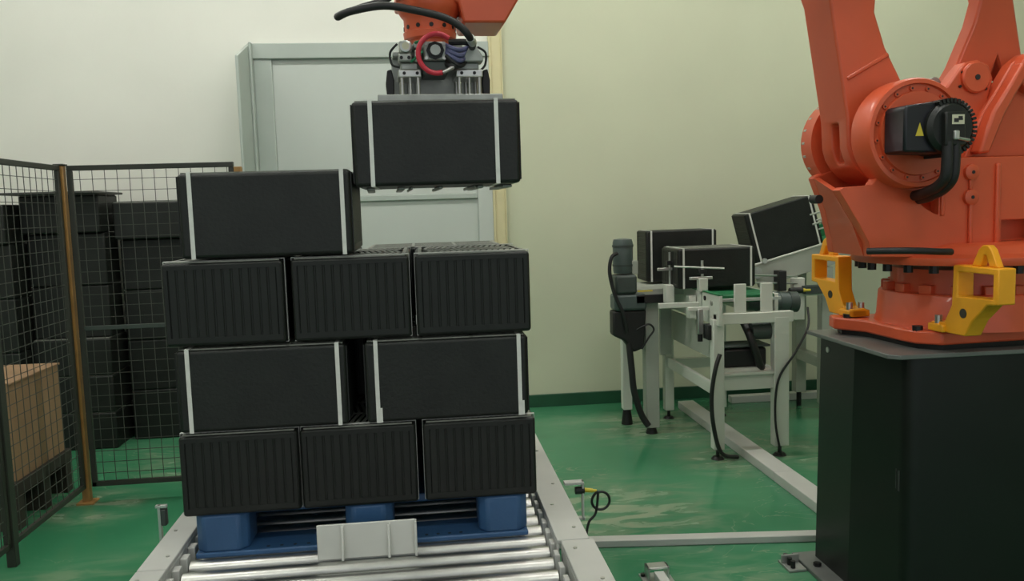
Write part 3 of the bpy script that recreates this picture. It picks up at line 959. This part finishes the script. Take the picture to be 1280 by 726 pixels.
# cables along the arm
MB().tube([(gx+.13, gy-.06, 1.165), (gx+.125, gy-.16, 1.165), (gx+.105, gy-.23, 1.178), (gx+.075, gy-.24, 1.208), (gx+.023, gy-.24, 1.236), (gx-.068, gy-.24, 1.258), (gx-.172, gy-.24, 1.272), (gx-.276, gy-.24, 1.255), (gx-.322, gy-.21, 1.243), (gx-.31, gy-.14, 1.268), (gx-.25, gy-.12, 1.293), (gx-.142, gy-.12, 1.335), (gx-.05, gy-.14, 1.44), (gx+.05, gy-.18, 1.62), (gx+.5, gy-.20, 1.80)], .0125, 10).build('black_hose', 'rubber', rb)
MB().tube([(gx-.30, gy-.20, 1.258), (gx-.24, gy-.16, 1.285), (gx-.14, gy-.15, 1.325), (gx-.04, gy-.17, 1.45), (gx+.10, gy-.20, 1.68)], .009, 10).build('black_hose', 'rubber', rb)
MB().cyl((gx+.123, gy-.18, 1.166), (gx+.11, gy-.22, 1.174), .015, n=12).build('hose_clip', 'alu', rb)
MB().tube([(gx+.05, gy-.09, 1.185), (gx+.10, gy-.10, 1.185), (gx+.14, gy-.09, 1.18)], .011, 8).build('black_hose', 'rubber', rb)


# yellow lifting brackets on the robot base, in robot-local coordinates via a child empty free build
def lifting_bracket(cx, cy, sgn, yoff):
    """profile in (outward, z); outward = -y for sgn -1, +y for sgn +1; thickness along x"""
    F = [(0, 0), (0, .034), (.075, .04), (.115, .11), (.12, .262), (.352, .262), (.352, .133), (.30, .128), (.225, .06), (.19, .0)]
    H = [(.145, .238), (.145, .145), (.325, .15), (.325, .238)]
    pts = [(sgn*a, z) for a, z in F]
    hole = [(sgn*a, z) for a, z in H]
    root = MB().prism([(cy+a, z) for a, z in pts], cx-.035, cx+.035, 'x', holes=[[(cy+a, z) for a, z in hole]]).build('lifting_bracket', 'yellow', rb, bevel=.005)
    root.location.z = .078
    lo = [(.19, .262), (.225, .325), (.245, .34), (.27, .34), (.288, .325), (.32, .262)]
    li = [(.235, .262), (.25, .305), (.262, .305), (.28, .262)]
    pg = [(cy+sgn*a, z) for a, z in lo]+[(cy+sgn*a, z) for a, z in reversed(li)]
    MB().prism(pg, cx-.014, cx+.014, 'x').build('lifting_eye', 'yellow', root, bevel=.004)
    MB().bb(cx-.05, cx+.05, min(cy, cy+sgn*.085), max(cy, cy+sgn*.085), 0, .03).build('bracket_foot', 'yellow', root, bevel=.005)
    for bx in (-.028, .028):
        MB().cyl((cx+bx, cy+sgn*.035, .03), (cx+bx, cy+sgn*.035, .062), .014, n=10).build('bracket_bolt', 'steel', root)
    MB().lathe((cx-.036, cy+sgn*.18, .085), [(.018, -.001), (.018, .002)], ax='x', n=14).build('bracket_hole', 'pallet_dark', root)
    return root


lifting_bracket(-.255, -.215, -1, 0)
lifting_bracket(-.335, .20, 1, 0)

# ================================================================ white transfer conveyor at the back
tc = thing('transfer_conveyor', 'white belt conveyor table on legs in front of the cream wall', 'conveyor')
for (x, y) in ((1.90, 5.2), (2.33, 5.2), (1.90, 6.3), (2.33, 6.3)):
    hx = .05 if (x > 2 and y < 6) else .036
    MB().bb(x-hx, x+hx, y-.036, y+.036, .07, .94).build('leg', 'conv', tc, bevel=.004)
    MB().cyl((x, y, .012), (x, y, .09), .012, n=10).cyl((x, y, 0), (x, y, .018), .045, .03, n=18).build('foot', 'dark_bolt', tc)
MB().bb(1.885, 2.41, 5.165, 5.225, .905, .975).build('front_beam', 'conv', tc, bevel=.004)
MB().bb(1.885, 1.91, 5.12, 6.45, .90, 1.10).build('side_plate', 'conv', tc, bevel=.004)
MB().bb(2.34, 2.365, 5.30, 6.45, .90, 1.08).build('side_plate', 'conv', tc, bevel=.004)
MB().bb(1.915, 2.335, 5.30, 6.40, 1.03, 1.085).build('belt', 'belt', tc, bevel=.01)
MB().bb(1.88, 1.915, 5.12, 6.45, 1.10, 1.108).build('belt_edge', 'belt', tc)
MB().bb(1.91, 2.32, 5.19, 5.21, .46, .56).build('motor_shelf', 'conv', tc, bevel=.004)
MB().bb(1.932, 2.298, 5.17, 5.23, .56, .58).build('cross_bar', 'conv', tc, bevel=.004)
MB().bb(1.94, 2.29, 5.22, 5.44, .575, .60).build('motor_tray', 'conv', tc, bevel=.003)
MB().bb(1.932, 2.298, 6.27, 6.33, .40, .48).build('cross_bar', 'conv', tc, bevel=.004)
MB().bb(1.885, 1.915, 5.23, 6.27, .42, .50).build('side_bar', 'conv', tc, bevel=.004)
for x in (2.055, 2.235):
    MB().bb(x-.04, x+.04, 5.185, 5.205, .975, 1.165).build('end_stop', 'conv', tc, bevel=.004)
MB().bb(1.93, 2.34, 5.20, 5.215, 1.05, 1.07).build('stop_bar', 'alu', tc, bevel=.002)
MB().bb(1.96, 2.26, 5.24, 5.42, .60, .73).build('drive_motor', 'rubber', tc, bevel=.02)
MB().bb(1.95, 2.28, 5.23, 5.43, .735, .75).build('motor_cover', 'grey_dark', tc, bevel=.006)
MB().tube([(2.12, 5.30, .90), (2.13, 5.22, .82), (2.16, 5.20, .72), (2.20, 5.22, .62), (2.24, 5.26, .58)], .026, 10).build('drive_chain_guard', 'rubber', tc)
MB().cyl((2.15, 5.26, .84), (2.28, 5.26, .84), .06, n=20).build('sprocket', 'grey_dark', tc)
mr = MB().cyl((2.20, 5.45, 1.02), (2.50, 5.45, 1.0), .065, n=24).build('gear_motor', 'teal', tc)
for k in range(5):
    MB().cyl((2.27+.04*k, 5.45, 1.015-.003*k), (2.278+.04*k, 5.45, 1.015-.003*k), .071, n=24).build('cooling_rib', 'teal', mr)
MB().cyl((2.50, 5.45, 1.0), (2.56, 5.45, .998), .072, n=24).build('fan_cover', 'grey_dark', mr)
MB().tube([(1.89, 5.12, .72), (1.85, 5.10, .62), (1.825, 5.10, .45), (1.84, 5.11, .25), (1.90, 5.13, .06), (2.02, 5.15, .02)], .014, 8).build('cable', 'rubber', tc)
MB().tube([(2.62, 5.40, .96), (2.55, 5.25, .85), (2.42, 5.16, .70), (2.30, 5.155, .52), (2.28, 5.155, .25), (2.32, 5.15, .01)], .008, 8).build('cable', 'rubber', tc)
MB().bb(1.893, 1.908, 5.30, 6.2, .66, .88).build('side_panel', 'conv_grey', tc, bevel=.003)
MB().bb(1.83, 1.88, 5.55, 5.62, .90, 1.06).build('end_switch', 'conv', tc, bevel=.004)
MB().bb(1.70, 1.76, 5.66, 5.74, 1.0, 1.13).build('guide_base', 'conv', tc, bevel=.004)
MB().bb(1.86, 1.92, 5.42, 5.48, 1.10, 1.19).build('guide_base', 'conv', tc, bevel=.004)
# side guides with rods
for (x, y, zt) in ((1.74, 5.7, 1.36), (1.89, 5.45, 1.31)):
    MB().cyl((x, y, 1.0), (x, y, zt), .009, n=10).build('guide_post', 'alu', tc)
    MB().bb(x-.09, x+.07, y-.012, y+.012, zt-.13, zt-.11).build('guide_arm', 'alu', tc, bevel=.003)
    MB().bb(x-.025, x+.025, y-.02, y+.02, zt-.09, zt-.06).build('guide_clamp', 'rubber', tc, bevel=.003)
MB().cyl((1.72, 5.53, 1.27), (2.02, 5.38, 1.255), .007, n=8).build('guide_rod', 'alu', tc)
MB().bb(1.60, 1.885, 5.50, 5.53, .985, 1.02).build('bracket_beam', 'conv', tc, bevel=.003)
MB().bb(1.74, 1.885, 5.30, 5.33, .985, 1.01).build('bracket_beam', 'conv', tc, bevel=.003)
MB().bb(1.80, 1.84, 5.28, 5.32, .83, 1.0).build('air_cylinder', 'alu', tc, bevel=.006)
MB().cyl((1.82, 5.30, .78), (1.82, 5.30, .83), .018, n=12).build('cylinder_end', 'dark_bolt', tc)
MB().bb(1.84, 1.89, 5.20, 5.30, .80, .90).build('valve_box', 'rubber', tc, bevel=.006)
MB().cyl((1.878, 5.25, 1.04), (1.886, 5.25, 1.04), .018, n=12).build('knob', 'steel', tc)
MB().cyl((1.878, 5.38, 1.06), (1.886, 5.38, 1.06), .016, n=12).build('knob', 'dark_bolt', tc)

# side drive unit to the left of it
dv = thing('conveyor_drive', 'dark grey gear motor drive on a grey post left of the white conveyor', 'motor')
MB().bb(1.60, 1.70, 5.86, 5.96, .05, 1.06).build('post', 'conv_grey', dv, bevel=.005)
MB().bb(1.50, 1.57, 6.16, 6.24, .12, 1.0).build('post', 'conv', dv, bevel=.005)
MB().bb(1.72, 1.78, 6.3, 6.36, .05, .90).build('post', 'conv_grey', dv, bevel=.005)
for (x, y, h_) in ((1.65, 5.91, .05), (1.535, 6.2, .12), (1.75, 6.33, .05)):
    MB().cyl((x, y, 0), (x, y, h_), .045, .03, n=14).build('foot', 'dark_bolt', dv)
MB().bb(1.48, 1.90, 5.84, 6.40, 1.04, 1.09).build('deck', 'conv_grey', dv, bevel=.005)
MB().bb(1.52, 1.78, 5.80, 5.84, .99, 1.05).build('deck_edge', 'rubber', dv, bevel=.003)
MB().bb(1.53, 1.64, 5.798, 5.802, 1.075, 1.085).build('yellow_stripe', 'yellow_mark', dv)
mm = MB().lathe((1.445, 5.88, 0), [(.068, 1.21), (.073, 1.23), (.073, 1.43), (.066, 1.455), (.03, 1.46)], n=28).build('motor', 'teal', dv)
for z in (1.26, 1.40):
    MB().lathe((1.445, 5.88, 0), [(.077, z), (.077, z+.015)], n=28).build('motor_rim', 'grey_dark', mm)
MB().bb(1.50, 1.545, 5.83, 5.91, 1.20, 1.30).build('terminal_box', 'conv_grey', mm, bevel=.006)
MB().bb(1.37, 1.53, 5.80, 5.96, 1.06, 1.20).build('gearbox', 'grey_dark', dv, bevel=.02)
MB().bb(1.36, 1.60, 5.80, 5.96, .94, 1.06).build('gearbox', 'teal', dv, bevel=.02)
MB().prism([(1.35, .94), (1.35, .76), (1.43, .72), (1.50, .63), (1.58, .66), (1.60, .94)], 5.82, 5.94, 'y').build('chain_case', 'rubber', dv, bevel=.015)
MB().tube([(1.385, 5.80, 1.36), (1.34, 5.79, 1.33), (1.325, 5.79, 1.22), (1.36, 5.79, 1.06), (1.42, 5.79, .92), (1.45, 5.80, .78)], .014, 8).build('cable', 'rubber', dv)
MB().tube([(1.47, 5.84, .70), (1.485, 5.83, .50), (1.50, 5.83, .34), (1.55, 5.83, .17), (1.60, 5.82, .08)], .024, 10).build('hose', 'rubber', dv)
MB().tube([(1.52, 5.80, .80), (1.60, 5.78, .84), (1.64, 5.78, .80), (1.60, 5.78, .74), (1.55, 5.79, .66)], .007, 8).build('cable', 'rubber', dv)

# lower lift frame panels between posts
MB().bb(1.78, 1.87, 6.10, 6.13, .55, 1.02).build('side_panel', 'conv_grey', dv, bevel=.004)

# inclined infeed conveyor on the right, slope about 14 degrees
SL = R(14.5)
inc = thing('inclined_conveyor', 'white inclined conveyor with green belt behind the robot', 'conveyor', (2.48, 6.0, 1.185), (0, -SL, 0))
MB().bb(0, 3.2, -.02, .0, -.14, .03).build('side_plate', 'conv_grey', inc, bevel=.004)
MB().bb(0, 3.2, -.026, .0, .03, .042).build('plate_edge', 'conv', inc, bevel=.003)
MB().bb(0, 3.2, .46, .48, -.14, .042).build('side_plate', 'conv_grey', inc, bevel=.004)
MB().bb(.02, 3.2, .0, .46, -.04, .022).build('belt', 'belt', inc, bevel=.01)
MB().bb(.55, 3.2, .41, .445, .022, .12).build('belt_side_guard', 'belt', inc, bevel=.004)
for z in (.21, .285):
    MB().cyl((.50, -.07, z), (3.2, -.07, z), .007, n=8).build('guide_rail', 'alu', inc)
for z in (.235, .165):
    MB().cyl((.53, -.09, z), (.62, -.20, z+.02), .006, n=8).build('guide_peg', 'alu', inc)
for x in (.60, 1.6, 2.6):
    MB().cyl((x, -.085, .0), (x, -.085, .36), .009, n=8).build('guide_post', 'alu', inc)
    MB().bb(x-.03, x+.03, -.10, -.06, .19, .22).build('guide_clamp', 'alu_dull', inc, bevel=.004)
MB().cyl((.0, -.05, -.02), (.0, .5, -.02), .045, n=20).build('end_drum', 'steel', inc)
MB().lathe((.09, -.03, .045), [(.02, -.01), (.02, .012)], ax='y', n=14).build('bearing', 'alu', inc)
st = thing('conveyor_stand', 'grey post stand carrying the inclined conveyor beside the robot', 'stand')
for (x, y) in ((2.80, 5.94), (3.06, 6.02), (3.06, 6.46), (4.4, 6.02), (4.4, 6.46)):
    zt = 1.185+(x-2.48)*math.tan(SL)-.15
    MB().bb(x-.045, x+.045, y-.04, y+.04, .12, zt).build('post', 'conv_grey', st, bevel=.005) if x > 3 else MB().bb(x-.045, x+.045, y-.03, y+.03, .80, zt).build('post', 'conv', st, bevel=.005)
    if x > 3:
        MB().cyl((x, y, 0), (x, y, .13), .02, n=10).build('foot', 'dark_bolt', st)
MB().bb(2.55, 3.02, 5.92, 5.97, .98, 1.02).build('bracket', 'conv', st, bevel=.003)
MB().bb(2.82, 3.05, 5.85, 5.93, 1.00, 1.06).build('sensor_mount', 'grey_dark', st, bevel=.004)
MB().cyl((2.70, 5.86, 1.03), (2.80, 5.86, 1.03), .022, n=12).build('sensor', 'rubber', st)
MB().cyl((2.80, 5.86, 1.03), (2.86, 5.86, 1.03), .014, n=10).build('sensor_plug', 'yellow_mark', st)
MB().bb(2.62, 2.68, 5.86, 5.96, 1.03, 1.18).build('valve', 'rubber', st, bevel=.005)
MB().cyl((2.40, 5.9, 1.16), (2.78, 5.9, 1.13), .008, n=8).cyl((2.40, 5.9, 1.10), (2.78, 5.9, 1.08), .008, n=8).build('rod', 'alu', st)
MB().bb(3.02, 3.10, 6.06, 6.42, .40, .48).build('cross_bar', 'conv_grey', st, bevel=.004)
MB().bb(3.105, 4.36, 6.0, 6.05, .60, .70).build('long_bar', 'conv_grey', st, bevel=.004)
tag(MB().bb(2.55, 4.6, 6.64, 6.72, 0, .06).build('floor_channel', 'rail', bevel=.004), 'pale steel channel on the floor along the foot of the cream wall', 'channel')

# crates on the conveyors
crate('black strapped crate nearest the robot on the white conveyor, front of the two there', 2.03, 5.55+CW/2, 1.1095, 0, group='crates on the infeed conveyors')
o = crate('black strapped crate standing on edge behind the front one on the white conveyor', 1.985, 6.2, 1.0, 0, group='crates on the infeed conveyors')
o.rotation_euler = (-Q, 0, 0)
o.location = (1.975, 6.16, 1.11+CW/2)
o = crate('black strapped crate tilted on the inclined conveyor beside the robot', 2.8, 6.1, 1.5, 0, group='crates on the infeed conveyors')
mt = Matrix.Translation((2.48, 6.0, 1.185)) @ Matrix.Rotation(-SL, 4, 'Y') @ Matrix.Translation((.335, .055, .024+CW/2)) @ Matrix.Rotation(-Q, 4, 'X')
o.rotation_mode = 'XYZ'
o.location = mt.translation
o.rotation_euler = mt.to_euler()
